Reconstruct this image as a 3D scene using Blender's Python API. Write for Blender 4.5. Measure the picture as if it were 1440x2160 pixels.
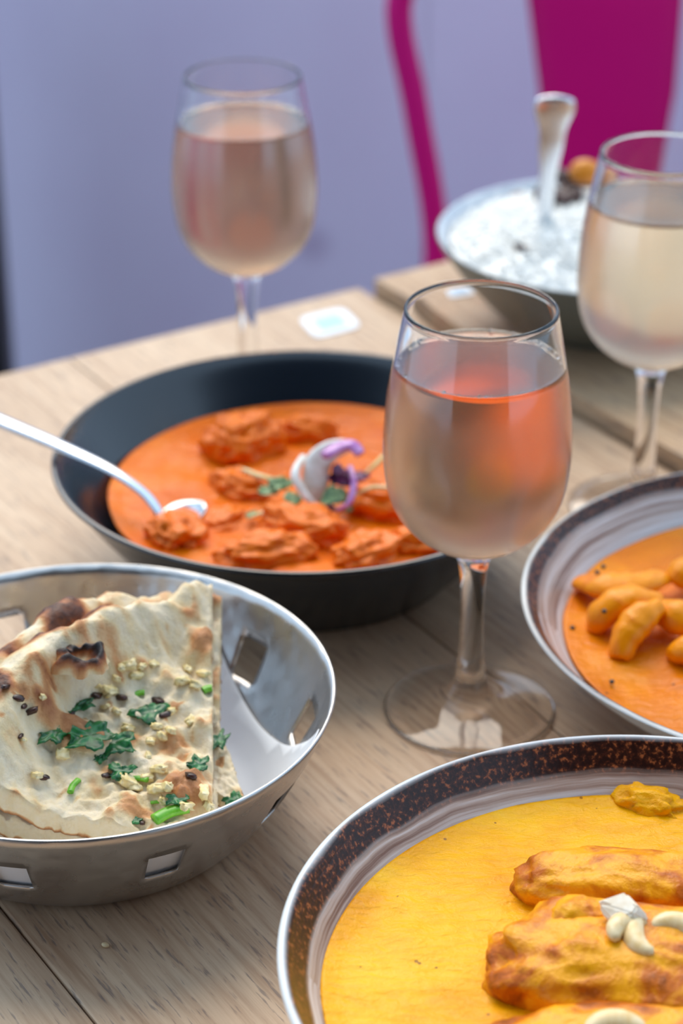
import bpy, bmesh, math, random
from mathutils import Vector, Matrix, noise
for o in list(bpy.data.objects): bpy.data.objects.remove(o)
S = bpy.context.scene
COL = S.collection
PI = math.pi

# ------------------------------------------------------------------ camera, world, sun, exposure
FPX, PITCH, CAMH = 4781.0, 0.485, 0.5246          # focal length in px of a 1440x2160 frame, tilt, height above the table
cam = bpy.data.cameras.new('camera'); camo = bpy.data.objects.new('camera', cam); COL.objects.link(camo)
camo.location = (0, 0, CAMH); camo.rotation_euler = (PI/2-PITCH, 0, 0)
cam.sensor_fit = 'VERTICAL'; cam.sensor_height = 36; cam.lens = FPX/2160*36
cam.clip_start = .02; cam.clip_end = 60
cam.dof.use_dof = True; cam.dof.focus_distance = 0.808; cam.dof.aperture_fstop = 7.6
S.camera = camo

W = bpy.data.worlds.new('overcast_sky'); S.world = W; W.use_nodes = True
W.node_tree.nodes['Background'].inputs[0].default_value = (.56, .76, 1.0, 1)
W.node_tree.nodes['Background'].inputs[1].default_value = 1.10
sun = bpy.data.lights.new('sun', 'SUN'); suno = bpy.data.objects.new('sun', sun); COL.objects.link(suno)
sun.energy = 2.25; sun.angle = math.radians(46); sun.color = (1, .88, .72)
suno.location = (-1, 3, 3)
suno.rotation_euler = Vector((0.16, -0.85, -1.0)).to_track_quat('-Z', 'Y').to_euler()
S.view_settings.view_transform = 'Standard'; S.view_settings.look = 'None'
S.view_settings.exposure = 0.47; S.view_settings.gamma = 1.0; S.view_settings.use_curve_mapping = False
S.cycles.max_bounces = 14; S.cycles.transmission_bounces = 12; S.cycles.glossy_bounces = 6
S.cycles.transparent_max_bounces = 12; S.cycles.sample_clamp_indirect = 6; S.cycles.blur_glossy = 0.3
S.cycles.use_denoising = True

# ------------------------------------------------------------------ helpers
def bp(px, py, z=0.0):
    """point at height z seen at a pixel of the photograph"""
    x, y = (px-720)/FPX, (1080-py)/FPX
    r = Vector((x, math.cos(PITCH)+y*math.sin(PITCH), -math.sin(PITCH)+y*math.cos(PITCH)))
    return Vector((0, 0, CAMH)) + r*((z-CAMH)/r.z)
def lin(c):
    return tuple(((v/255)/12.92 if v/255 <= .04045 else ((v/255+.055)/1.055)**2.4) for v in c)+(1,)
def mesh(name, vs, fs, smooth=True):
    m = bpy.data.meshes.new(name); m.from_pydata([tuple(v) for v in vs], [], fs); m.validate(); m.update()
    if smooth: m.polygons.foreach_set('use_smooth', [True]*len(m.polygons))
    return m
def obj(name, vs, fs, mat, parent=None, smooth=True, at=None):
    """one mesh object; vs are world points; at = its own origin (world)"""
    off = Vector(parent.location) if parent else Vector((0, 0, 0))
    if parent and parent.parent: off = off + Vector(parent.parent.location)
    org = Vector(at) if at is not None else off
    m = mesh(name, [Vector(v)-org for v in vs], fs, smooth); m.materials.append(mat)
    o = bpy.data.objects.new(name, m); COL.objects.link(o); o.location = org-off
    if parent: o.parent = parent
    return o
def tag(o, label, cat=None, group=None, kind=None):
    o['label'] = label
    if cat: o['category'] = cat
    if group: o['group'] = group
    if kind: o['kind'] = kind
    return o
def empty(name, loc, label, cat, group=None):
    o = bpy.data.objects.new(name, None); COL.objects.link(o); o.location = loc; o.empty_display_size = .01
    return tag(o, label, cat, group)
def structure(o): o['kind'] = 'structure'; return o
def recalc(o):
    b = bmesh.new(); b.from_mesh(o.data); bmesh.ops.recalc_face_normals(b, faces=b.faces); b.to_mesh(o.data); b.free(); return o
def revolve(prof, n=96, c=(0, 0, 0), closed=False):
    """prof: (r, z) list. r == 0 gives a pole."""
    vs, fs, rows = [], [], []
    for r, z in prof:
        if r < 1e-7: rows.append([len(vs)]*n); vs.append((c[0], c[1], c[2]+z)); continue
        rows.append(list(range(len(vs), len(vs)+n)))
        for k in range(n):
            a = 2*PI*k/n; vs.append((c[0]+r*math.cos(a), c[1]+r*math.sin(a), c[2]+z))
    R = len(rows)
    for i in range(R if closed else R-1):
        a, b = rows[i], rows[(i+1) % R]
        for k in range(n):
            k2 = (k+1) % n
            q = []
            for v in (a[k], a[k2], b[k2], b[k]):
                if v not in q: q.append(v)
            if len(q) > 2: fs.append(q)
    return vs, fs
def smooth_profile(pts, sub=6):
    """Catmull-Rom through (r, z) points"""
    out = []
    for i in range(len(pts)-1):
        p0 = pts[max(i-1, 0)]; p1 = pts[i]; p2 = pts[i+1]; p3 = pts[min(i+2, len(pts)-1)]
        for k in range(sub):
            t = k/sub
            out.append(tuple(max(0, .5*(2*p1[j]+(p2[j]-p0[j])*t+(2*p0[j]-5*p1[j]+4*p2[j]-p3[j])*t*t+(3*p1[j]-p0[j]-3*p2[j]+p3[j])*t**3)) if j == 0 else
                             .5*(2*p1[j]+(p2[j]-p0[j])*t+(2*p0[j]-5*p1[j]+4*p2[j]-p3[j])*t*t+(3*p1[j]-p0[j]-3*p2[j]+p3[j])*t**3) for j in (0, 1)))
    out.append(pts[-1]); return out
def curve3(pts, sub=6):
    pts = [Vector(p) for p in pts]; out = []
    for i in range(len(pts)-1):
        p0 = pts[max(i-1, 0)]; p1 = pts[i]; p2 = pts[i+1]; p3 = pts[min(i+2, len(pts)-1)]
        for k in range(sub):
            t = k/sub
            out.append(.5*(2*p1+(p2-p0)*t+(2*p0-5*p1+4*p2-p3)*t*t+(3*p1-p0-3*p2+p3)*t**3))
    out.append(pts[-1]); return out
def lerp_table(tab, x):
    if x <= tab[0][0]: return tab[0][1]
    for (a, va), (b, vb) in zip(tab, tab[1:]):
        if x <= b:
            t = (x-a)/(b-a); t = t*t*(3-2*t); return va+(vb-va)*t
    return tab[-1][1]
def sweep(pts, w, h=None, n=10, up=(0, 0, 1)):
    """tube along pts; w, h half-sizes (numbers or lists)"""
    N = len(pts); pts = [Vector(p) for p in pts]; vs, fs = [], []
    for i, p in enumerate(pts):
        t = (pts[min(i+1, N-1)]-pts[max(i-1, 0)]).normalized()
        s = t.cross(Vector(up))
        s = s.normalized() if s.length > 1e-6 else Vector((1, 0, 0))
        u = s.cross(t).normalized()
        ww = w[i] if isinstance(w, (list, tuple)) else w
        hh = ww if h is None else (h[i] if isinstance(h, (list, tuple)) else h)
        for k in range(n):
            a = 2*PI*k/n; vs.append(p+s*ww*math.cos(a)+u*hh*math.sin(a))
    for i in range(N-1):
        for k in range(n):
            k2 = (k+1) % n; fs.append((i*n+k, i*n+k2, (i+1)*n+k2, (i+1)*n+k))
    fs.append(tuple(range(n-1, -1, -1))); fs.append(tuple(range((N-1)*n, N*n)))
    return vs, fs
def box(x0, x1, y0, y1, z0, z1):
    vs = [(x, y, z) for z in (z0, z1) for y in (y0, y1) for x in (x0, x1)]
    return vs, [(0, 2, 3, 1), (4, 5, 7, 6), (0, 1, 5, 4), (2, 6, 7, 3), (0, 4, 6, 2), (1, 3, 7, 5)]
_ico = {}
def ico(sub):
    if sub not in _ico:
        b = bmesh.new(); bmesh.ops.create_icosphere(b, subdivisions=sub, radius=1)
        b.verts.ensure_lookup_table(); _ico[sub] = ([v.co.copy() for v in b.verts], [tuple(v.index for v in f.verts) for f in b.faces]); b.free()
    return _ico[sub]
def lump(c, rad, rot=(0, 0, 0), amp=.12, freq=2.0, seed=0, sub=4, sq=1.0, fine=.03):
    """irregular lump about c (a piece of meat, a crumb of garlic)"""
    from mathutils import Euler
    M = Euler(rot).to_matrix(); vs = []
    V, F = ico(sub); so = Vector((seed*7.31, seed*3.17, seed*1.93))
    for v in V:
        d = 1+amp*noise.noise(v*freq+so)+amp*.5*noise.noise(v*freq*2.3+so*2)+fine*noise.noise(v*freq*6+so*3)
        p = Vector([math.copysign(abs(q)**sq, q) for q in v]) if sq != 1 else v
        vs.append(Vector(c)+M @ Vector((p.x*rad[0]*d, p.y*rad[1]*d, p.z*rad[2]*d)))
    return vs, F

# ------------------------------------------------------------------ materials
class N:
    def __init__(s, name):
        s.m = bpy.data.materials.new(name); s.m.use_nodes = True; s.t = s.m.node_tree
        s.b = s.t.nodes['Principled BSDF']; s.out = s.t.nodes['Material Output']
    def n(s, kind, **kw):
        x = s.t.nodes.new('ShaderNode'+kind)
        for k, v in kw.items():
            if k in x.inputs: x.inputs[k].default_value = v
            else: setattr(x, k, v)
        return x
    def l(s, a, b): s.t.links.new(a, b)
    def set(s, **kw):
        for k, v in kw.items(): s.b.inputs[k.replace('_', ' ')].default_value = v
        return s
    def obj(s): return s.n('TexCoord').outputs['Object']
    def mapping(s, vec, scale=(1, 1, 1), loc=(0, 0, 0)):
        m = s.n('Mapping'); m.inputs['Scale'].default_value = scale; m.inputs['Location'].default_value = loc; s.l(vec, m.inputs['Vector']); return m.outputs[0]
    def noise(s, vec, scale, detail=4, rough=.5, dist=0):
        x = s.n('TexNoise'); x.inputs['Scale'].default_value = scale; x.inputs['Detail'].default_value = detail
        x.inputs['Roughness'].default_value = rough; x.inputs['Distortion'].default_value = dist; s.l(vec, x.inputs['Vector']); return x.outputs['Fac']
    def ramp(s, fac, stops, interp='LINEAR'):
        r = s.n('ValToRGB'); r.color_ramp.interpolation = interp; e = r.color_ramp.elements
        while len(e) < len(stops): e.new(.5)
        for i, (p, c) in enumerate(stops):
            e[i].position = p; e[i].color = c if len(c) == 4 else c+(1,)
        s.l(fac, r.inputs[0]); return r.outputs['Color']
    def mix(s, fac, a, b, mode='MIX'):
        x = s.n('Mix', data_type='RGBA', blend_type=mode)
        for sock, v in ((x.inputs[0], fac), (x.inputs[6], a), (x.inputs[7], b)):
            if isinstance(v, (int, float)): sock.default_value = v
            elif isinstance(v, tuple): sock.default_value = v
            else: s.l(v, sock)
        return x.outputs[2]
    def math(s, op, a, b=0.0, c=None):
        x = s.n('Math', operation=op)
        for i, v in enumerate((a, b, c)):
            if v is None: continue
            if isinstance(v, (int, float)): x.inputs[i].default_value = v
            else: s.l(v, x.inputs[i])
        return x.outputs[0]
    def bump(s, h, strength=.3, dist=.001):
        b = s.n('Bump'); b.inputs['Strength'].default_value = strength; b.inputs['Distance'].default_value = dist
        s.l(h, b.inputs['Height']); s.l(b.outputs[0], s.b.inputs['Normal']); return b.outputs[0]
    def col(s, c): s.l(c, s.b.inputs['Base Color'])
BW = [(0, (0, 0, 0, 1)), (1, (1, 1, 1, 1))]
def plain(name, c, rough=.5, **kw):
    n = N(name); n.set(Base_Color=lin(c), Roughness=rough, **kw); return n.m

def mat_wood(name, dark, mid, light, edge=False):
    n = N(name); o = n.obj()
    rnd = n.n('ObjectInfo').outputs['Random']
    cmb = n.n('CombineXYZ'); n.l(n.math('MULTIPLY', rnd, 9.0), cmb.inputs[0]); n.l(n.math('MULTIPLY', rnd, 5.0), cmb.inputs[1])
    ad = n.n('VectorMath', operation='ADD'); n.l(o, ad.inputs[0]); n.l(cmb.outputs[0], ad.inputs[1]); v = ad.outputs[0]
    warp = n.noise(n.mapping(v, (1.6, 5, 5)), 3, 2)
    wv = n.n('VectorMath', operation='MULTIPLY_ADD'); n.l(v, wv.inputs[0]); wv.inputs[1].default_value = (1, 1, 1)
    c2 = n.n('CombineXYZ'); n.l(n.math('MULTIPLY', warp, .12), c2.inputs[1]); n.l(c2.outputs[0], wv.inputs[2])
    rings = n.noise(n.mapping(wv.outputs[0], (.9, 26, 8)), 2.2, 5, .55)
    grain = n.noise(n.mapping(v, (5, 120, 40)), 2.5, 5, .65)
    blot = n.noise(n.mapping(v, (1.5, 3, 3)), 4, 3)
    flk = n.ramp(n.noise(n.mapping(v, (14, 130, 60)), 4.0, 3, .6), [(.57, (0, 0, 0, 1)), (.66, (1, 1, 1, 1))])
    c = n.ramp(rings, [(.25, lin(dark)), (.48, lin(mid)), (.72, lin(light))])
    c = n.mix(.45, c, n.ramp(grain, [(.34, lin(dark)), (.62, lin(light))]))
    c = n.mix(n.math('MULTIPLY', n.ramp(blot, [(.4, (0, 0, 0, 1)), (.75, (1, 1, 1, 1))]), .35), c, lin(light))
    c = n.mix(n.math('MULTIPLY', flk, .55), c, lin((88, 80, 84)))
    n.col(c); n.l(n.ramp(grain, [(.2, (.50,)*3+(1,)), (.8, (.36,)*3+(1,))]), n.b.inputs['Roughness'])
    n.b.inputs['Specular IOR Level'].default_value = .36
    n.bump(n.math('ADD', grain, n.math('MULTIPLY', flk, -.6)), .25, .0006)
    return n.m
M_WOOD = mat_wood('oak_wood', (146, 110, 82), (186, 152, 122), (212, 184, 154))
M_WOOD2 = mat_wood('oak_wood_second', (136, 98, 68), (178, 142, 106), (208, 176, 142))
def mat_steel(name, hammer=False, c=(200, 202, 205), rough=.28):
    n = N(name); n.set(Base_Color=lin(c), Metallic=1.0, Roughness=rough); o = n.obj()
    br = n.noise(n.mapping(o, (60, 60, 700)), 3, 3)
    if hammer:
        v = n.n('TexVoronoi', feature='SMOOTH_F1'); v.inputs['Scale'].default_value = 120; v.inputs['Smoothness'].default_value = .6; n.l(o, v.inputs['Vector'])
        n.bump(n.math('ADD', v.outputs['Distance'], n.math('MULTIPLY', br, .12)), .16, .003)
        n.l(n.ramp(n.noise(o, 60, 4), [(.3, (.24,)*3+(1,)), (.7, (.36,)*3+(1,))]), n.b.inputs['Roughness'])
    return n.m
M_STEEL = mat_steel('brushed_steel_bowl', True, (196, 193, 190))
M_CUTLERY = mat_steel('polished_cutlery_steel', False, (222, 226, 232), .24)
M_BLACK = N('black_satin_bowl')
M_BLACK.set(Base_Color=lin((5, 20, 32)), Roughness=.22, Specular_IOR_Level=.75)
M_BLACK.bump(M_BLACK.noise(M_BLACK.obj(), 900, 2), .06, .0005); M_BLACK = M_BLACK.m
def mat_glaze(name, rim_r, bands, outer):
    """stoneware: brown speckled band under the lip, whitish brushed rings below it, pale outside"""
    n = N(name); o = n.obj(); sep = n.n('SeparateXYZ'); n.l(o, sep.inputs[0])
    r = n.math('SQRT', n.math('ADD', n.math('MULTIPLY', sep.outputs[0], sep.outputs[0]), n.math('MULTIPLY', sep.outputs[1], sep.outputs[1])))
    wob = n.math('MULTIPLY', n.math('SUBTRACT', n.noise(o, 22, 3), .5), .0035)
    rr = n.math('DIVIDE', n.math('ADD', r, wob), rim_r)
    ang = n.math('ARCTAN2', sep.outputs[1], sep.outputs[0])
    cv = n.n('CombineXYZ'); n.l(n.math('MULTIPLY', rr, 46), cv.inputs[0]); n.l(n.math('MULTIPLY', ang, .55), cv.inputs[1])
    streak = n.noise(cv.outputs[0], 1.6, 5, .6)
    sp = n.noise(o, 520, 2, .6)
    brown = n.ramp(sp, [(.42, lin((40, 18, 12))), (.56, lin((70, 34, 20))), (.68, lin((158, 92, 52)))])
    sc = n.ramp(streak, [(.34, lin((128, 98, 84))), (.5, lin((184, 166, 156))), (.62, lin((214, 210, 210)))])
    a, b, c = bands
    f1 = n.ramp(rr, [(a, (1, 1, 1, 1)), (a+.012, (0, 0, 0, 1))])          # 1 inside -> streaks
    f2 = n.ramp(rr, [(b, (0, 0, 0, 1)), (b+.012, (1, 1, 1, 1))])          # 1 at the lip -> white
    f3 = n.ramp(rr, [(c, (1, 1, 1, 1)), (c+.03, (0, 0, 0, 1))])
    k = n.mix(f1, brown, sc)
    k = n.mix(n.math('MULTIPLY', f3, .6), k, lin((226, 226, 228)))
    k = n.mix(f2, k, lin((214, 216, 218)))
    n.col(k); n.set(Roughness=.3, Specular_IOR_Level=.35)
    n.bump(n.math('ADD', streak, n.math('MULTIPLY', sp, .4)), .25, .0006)
    return n.m
M_POTOUT = N('pale_stoneware_outside'); M_POTOUT.set(Base_Color=lin((206, 208, 206)), Roughness=.3); M_POTOUT = M_POTOUT.m
def mat_sauce(name, a, b, c, spec, scale=70, rough=.22, bump=.35):
    n = N(name); o = n.obj()
    big = n.noise(o, 26, 4, .55, .4); fine = n.noise(o, scale*6, 4, .6); mid = n.noise(n.mapping(o, (1, 2.2, 1)), scale*1.6, 4, .55, .8)
    k = n.ramp(big, [(.3, lin(a)), (.5, lin(b)), (.72, lin(c))])
    k = n.mix(n.math('MULTIPLY', n.ramp(fine, [(.55, (0, 0, 0, 1)), (.72, (1, 1, 1, 1))]), .3), k, lin(c))
    dots = n.n('TexVoronoi'); dots.inputs['Scale'].default_value = 190; n.l(o, dots.inputs['Vector'])
    sel = n.n('TexWhiteNoise'); n.l(dots.outputs['Position'], sel.inputs['Vector'])
    d = n.math('MULTIPLY', n.math('LESS_THAN', dots.outputs['Distance'], .14), n.math('GREATER_THAN', sel.outputs['Value'], .86))
    k = n.mix(n.math('MULTIPLY', d, .75), k, lin(spec))
    n.col(k); n.set(Roughness=rough+.05, Specular_IOR_Level=.20)
    n.b.inputs['Subsurface Weight'].default_value = 0.0
    n.bump(n.math('ADD', n.math('MULTIPLY', mid, .7), n.math('MULTIPLY', fine, .30)), bump*1.9, .0022)
    return n.m
M_YSAUCE = mat_sauce('yellow_curry_sauce', (232, 150, 0), (244, 172, 0), (249, 190, 30), (120, 62, 20), rough=.3)
M_OSAUCE = mat_sauce('red_orange_curry_sauce', (214, 90, 0), (232, 110, 0), (240, 126, 4), (150, 50, 10), rough=.25)
M_MSAUCE = mat_sauce('amber_curry_sauce', (210, 106, 0), (228, 126, 0), (238, 146, 8), (60, 40, 40), rough=.22)
def mat_meat(name, coat, brown, dark, scale=45, lo=.42, hi=.66):
    n = N(name); o = n.obj(); a = n.noise(o, scale, 5, .6, .5); f = n.noise(o, scale*7, 4, .6)
    geo = n.n('NewGeometry')
    k = n.ramp(a, [(lo, lin(coat)), ((lo+hi)/2+.06, lin(brown)), (hi+.1, lin(dark))])
    k = n.mix(n.math('MULTIPLY', n.ramp(f, [(.62, (0, 0, 0, 1)), (.72, (1, 1, 1, 1))]), .45), k, lin(brown))
    n.col(k); n.set(Roughness=.3, Specular_IOR_Level=.25); n.bump(n.math('ADD', a, n.math('MULTIPLY', f, .4)), .55, .0025); return n.m
M_YMEAT = mat_meat('curry_coated_chicken', (244, 166, 16), (198, 102, 10), (104, 46, 10), 55, .44, .62)
M_OMEAT = mat_meat('red_curry_chicken', (234, 112, 4), (218, 92, 10), (164, 58, 10), 50, .50, .74)
M_MMEAT = mat_meat('amber_curry_strip', (242, 148, 2), (222, 112, 2), (160, 66, 2), 40, .5, .75)
def mat_bread():
    n = N('naan_bread'); o = n.obj()
    at = n.n('Attribute', attribute_name='toast'); t = at.outputs['Fac']
    f = n.noise(o, 420, 5, .6); g = n.noise(o, 90, 4)
    t2 = n.math('ADD', t, n.math('MULTIPLY', n.math('SUBTRACT', f, .5), .22))
    k = n.ramp(t2, [(.0, lin((232, 217, 190))), (.20, lin((226, 202, 158))), (.40, lin((204, 146, 92))), (.66, lin((150, 84, 42))), (.86, lin((66, 34, 22))), (1, lin((26, 18, 18)))])
    k = n.mix(n.math('MULTIPLY', n.ramp(g, [(.5, (0, 0, 0, 1)), (.75, (1, 1, 1, 1))]), .35), k, lin((240, 222, 160)), 'MULTIPLY')
    n.col(k); n.set(Roughness=.55); n.b.inputs['Subsurface Weight'].default_value = .12
    n.b.inputs['Subsurface Radius'].default_value = (.004, .0025, .001)
    n.bump(n.math('ADD', n.math('MULTIPLY', g, .7), n.math('MULTIPLY', f, .35)), .6, .003); return n.m
M_NAAN = mat_bread()
def mat_glass(name, frost_top):
    """clear glass; below frost_top (local z) the chilled bowl carries fine condensation"""
    n = N(name); n.set(Base_Color=(1, 1, 1, 1), Roughness=0.0, IOR=1.45)
    n.b.inputs['Transmission Weight'].default_value = 1.0
    if frost_top:
        o = n.obj(); sep = n.n('SeparateXYZ'); n.l(o, sep.inputs[0]); z = sep.outputs[2]
        mr = n.n('MapRange', interpolation_type='SMOOTHSTEP'); n.l(z, mr.inputs[0])
        for i, v in ((1, frost_top+.002), (2, frost_top-.016), (3, 0.0), (4, 1.0)): mr.inputs[i].default_value = v
        nz = n.noise(n.mapping(o, (1, 1, .35)), 60, 3)
        fr = n.math('MULTIPLY', mr.outputs[0], n.ramp(nz, [(.25, (.7,)*3+(1,)), (.7, (1, 1, 1, 1))]))
        n.l(n.math('MULTIPLY', fr, .24), n.b.inputs['Roughness'])
        lo = n.n('MapRange', interpolation_type='SMOOTHSTEP'); n.l(z, lo.inputs[0])
        for i, v in ((1, .112), (2, .080), (3, .03), (4, .34)): lo.inputs[i].default_value = v
        top = n.n('MapRange'); n.l(z, top.inputs[0])
        for i, v in ((1, .077), (2, .083), (3, 0.0), (4, 1.0)): top.inputs[i].default_value = v
        df = n.n('BsdfTranslucent'); df.inputs['Color'].default_value = (.95, .92, .92, 1)
        dd = n.n('BsdfDiffuse'); dd.inputs['Color'].default_value = (.92, .90, .90, 1)
        md = n.n('MixShader'); md.inputs[0].default_value = .4; n.l(df.outputs[0], md.inputs[1]); n.l(dd.outputs[0], md.inputs[2])
        ms = n.n('MixShader'); n.l(n.math('MULTIPLY', n.math('MULTIPLY', fr, lo.outputs[0]), top.outputs[0]), ms.inputs[0])
        n.l(n.b.outputs[0], ms.inputs[1]); n.l(md.outputs[0], ms.inputs[2]); n.l(ms.outputs[0], n.out.inputs['Surface'])
    return n.m
M_GLASS = mat_glass('clear_glass', 0); M_GLASSF = mat_glass('chilled_glass_with_condensation', .1605)
def mat_wine(name, c, d):
    n = N(name); n.set(Base_Color=(1, 1, 1, 1), Roughness=0.0, IOR=1.33); n.b.inputs['Transmission Weight'].default_value = 1.0
    v = n.n('VolumeAbsorption'); v.inputs['Color'].default_value = c+(1,); v.inputs['Density'].default_value = d
    n.l(v.outputs[0], n.out.inputs['Volume']); return n.m
M_WINE = mat_wine('pink_wine', (.97, .645, .28), 24.0)
M_WINE2 = mat_wine('pale_wine', (.98, .74, .40), 15.0)
M_PAPER = N('greaseproof_paper'); M_PAPER.set(Base_Color=lin((226, 230, 236)), Roughness=.45)
M_PAPER.bump(M_PAPER.noise(M_PAPER.obj(), 60, 3), .3, .002); M_PAPER = M_PAPER.m
M_MAGENTA = N('magenta_painted_metal'); M_MAGENTA.set(Base_Color=lin((214, 0, 120)), Roughness=.55, Specular_IOR_Level=.25)
M_MAGENTA.bump(M_MAGENTA.noise(M_MAGENTA.obj(), 40, 2), .08, .002); M_MAGENTA = M_MAGENTA.m
def mat_wall():
    n = N('lavender_painted_board'); o = n.obj()
    k = n.ramp(n.noise(n.mapping(o, (1, 1, .5)), 3.0, 4, .55), [(.3, lin((216, 202, 228))), (.6, lin((226, 216, 238))), (.8, lin((220, 222, 242)))])
    v = n.n('TexVoronoi'); v.inputs['Scale'].default_value = 6.5; n.l(o, v.inputs['Vector'])
    wn = n.n('TexWhiteNoise'); n.l(v.outputs['Position'], wn.inputs['Vector'])
    d = n.math('MULTIPLY', n.ramp(v.outputs['Distance'], [(.05, (1, 1, 1, 1)), (.16, (0, 0, 0, 1))]), n.math('GREATER_THAN', wn.outputs['Value'], .55))
    k = n.mix(n.math('MULTIPLY', d, .45), k, lin((160, 136, 168)))
    n.col(k); n.set(Roughness=.55); n.bump(n.noise(n.mapping(o, (8, 8, 60)), 3, 3), .1, .003); return n.m
M_WALL = mat_wall()
M_DARKMETAL = plain('black_metal', (14, 14, 17), .4)
M_TABLELEG = plain('dark_table_leg', (38, 36, 38), .5, Metallic=.6)
def mat_floor():
    n = N('concrete_paving'); o = n.obj()
    n.col(n.ramp(n.noise(o, 5, 5), [(.3, lin((92, 90, 96))), (.7, lin((128, 124, 124)))])); n.set(Roughness=.8); n.bump(n.noise(o, 60, 4), .3, .003); return n.m
M_FLOOR = mat_floor()
M_BLOCKER = plain('dark_light_blocker', (82, 74, 72), .7)  # for the added dark wall and roof out of view
M_RICE = N('white_rice'); M_RICE.set(Base_Color=lin((250, 248, 242)), Roughness=.4); M_RICE = M_RICE.m
M_GREYBOWL = N('grey_green_bowl_outside'); M_GREYBOWL.set(Base_Color=lin((96, 100, 92)), Roughness=.4); M_GREYBOWL = M_GREYBOWL.m
M_GREYIN = N('pale_grey_bowl_inside'); _o = M_GREYIN.obj()
M_GREYIN.col(M_GREYIN.ramp(M_GREYIN.noise(_o, 120, 3), [(.4, lin((186, 196, 208))), (.65, lin((214, 220, 226)))])); M_GREYIN.set(Roughness=.25); M_GREYIN = M_GREYIN.m
M_STAR = plain('brown_whole_spice', (58, 26, 24), .5)
M_CARROT = plain('orange_garnish', (214, 128, 10), .4)
def mat_leaf(name, a, b, rough=.35):
    n = N(name); n.col(n.ramp(n.noise(n.obj(), 300, 3), [(.35, lin(a)), (.65, lin(b))])); n.set(Roughness=rough); return n.m
M_CORI = mat_leaf('coriander_green', (18, 74, 38), (44, 124, 60)); M_CHIVE = mat_leaf('bright_chive_green', (84, 160, 24), (122, 190, 50))
M_MICRO = mat_leaf('microgreen_leaf', (70, 110, 70), (150, 180, 120)); M_PURPLE = mat_leaf('purple_leaf', (44, 10, 44), (120, 20, 100))
M_STEM = mat_leaf('pale_sprout_stem', (220, 200, 120), (238, 226, 178)); M_ONIONW = mat_leaf('white_onion', (226, 222, 212), (244, 242, 236), .25)
M_ONIONP = mat_leaf('purple_onion_edge', (176, 104, 176), (206, 150, 204), .25)
M_GARLIC = mat_leaf('chopped_garlic', (226, 200, 128), (242, 226, 180)); M_CHAR = mat_leaf('charred_flake', (24, 14, 14), (70, 34, 22))
M_CASHEW = mat_leaf('cashew_nut', (226, 192, 130), (240, 218, 172)); M_CASHIN = mat_leaf('cashew_cut_face', (240, 222, 194), (250, 240, 222))
M_SEED = plain('black_mustard_seed', (30, 32, 44), .35); M_SESAME = plain('sesame_seed', (232, 206, 160), .4)
M_STICK = plain('white_sticker', (226, 236, 246), .35); M_STICKBLUE = plain('blue_sticker_panel', (158, 196, 226), .35)
M_DROP = M_GLASS

# ------------------------------------------------------------------ the setting
FZ = -0.75
o = structure(obj('floor', *box(-4, 4, -1.62, 6, FZ-.05, FZ), M_FLOOR, smooth=False)); o['label'] = 'grey concrete paving under the tables'
WY = 2.1
wall = structure(obj('wall_back', *box(-2.2, 2.2, WY+.004, WY+.04, FZ, .30), M_WALL, smooth=False)); wall['label'] = 'low lavender painted board screen behind the tables'
for x0, x1 in ((-2.2, -1.12), (-1.118, .0801), (.0812, 1.12), (1.122, 2.2)):
    obj('panel', *box(x0, x1, WY, WY+.012, FZ, .30), M_WALL, wall, smooth=False)
o = structure(obj('added_dark_wall', *box(-1.7, 1.7, -1.7, -1.6, FZ, 2.6), M_BLOCKER, smooth=False)); o['label'] = 'unseen dark wall added behind the viewer to darken reflections'  # invented, out of view: keeps the camera side dark for contrast and reflections
o = structure(obj('added_dark_roof', *box(-1.7, 1.7, -1.6, .30, 1.62, 1.68), M_BLOCKER, smooth=False)); o['label'] = 'unseen dark roof added over the viewer to darken reflections'  # invented, out of view: gives the bowls something dark overhead to reflect
o = obj('metal_post', *box(-.372, -.306, 1.89, 1.95, FZ, -.02), M_DARKMETAL, smooth=False, at=(-.34, 1.92, FZ))
b_ = o.modifiers.new('bevel', 'BEVEL'); b_.width = .006; b_.segments = 3
tag(o, 'narrow black upright post at the left edge by the lavender screen', 'post')

# ------------------------------------------------------------------ tables: planks run along U, their widths along NV
AT = math.radians(32.5)
NV = Vector((math.cos(AT), math.sin(AT), 0)); UV = Vector((math.sin(AT), -math.cos(AT), 0))
def table(name, label, ns, u0, u1, ztop, th, mat, loc):
    root = empty(name, loc, label, 'table')
    for i, (a, b) in enumerate(ns):
        bm = bmesh.new(); L = u1-u0; w = b-a
        v, f = box(-L/2, L/2, -w/2, w/2, -th, 0)
        vv = [bm.verts.new(p) for p in v]; [bm.faces.new([vv[k] for k in q]) for q in f]
        bmesh.ops.bevel(bm, geom=bm.edges[:], offset=.0010, segments=2, affect='EDGES', profile=.6)
        m = bpy.data.meshes.new('plank'); bm.to_mesh(m); bm.free(); m.materials.append(mat)
        o = bpy.data.objects.new('plank', m); COL.objects.link(o); o.parent = root
        c = UV*((u0+u1)/2)+NV*((a+b)/2); o.location = Vector((c.x, c.y, ztop))-Vector(loc)
        o.rotation_euler = (0, 0, math.atan2(UV.y, UV.x))
    n0, n1 = ns[0][0]+.05, ns[-1][1]-.05
    for u in (u0+.07, u1-.07):
        for nn in (n0, n1):
            c = UV*u+NV*nn
            obj('leg', *box(c.x-.022, c.x+.022, c.y-.022, c.y+.022, FZ, ztop-th), M_TABLELEG, root, smooth=False)
    a, b = UV*(u0+.07), UV*(u1-.07)
    for nn in (n0, n1):
        p, q = a+NV*nn, b+NV*nn
        obj('apron_rail', *sweep([(p.x, p.y, ztop-th-.02), (q.x, q.y, ztop-th-.02)], .012, .02, 4), M_TABLELEG, root, smooth=False)
    return root
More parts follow.
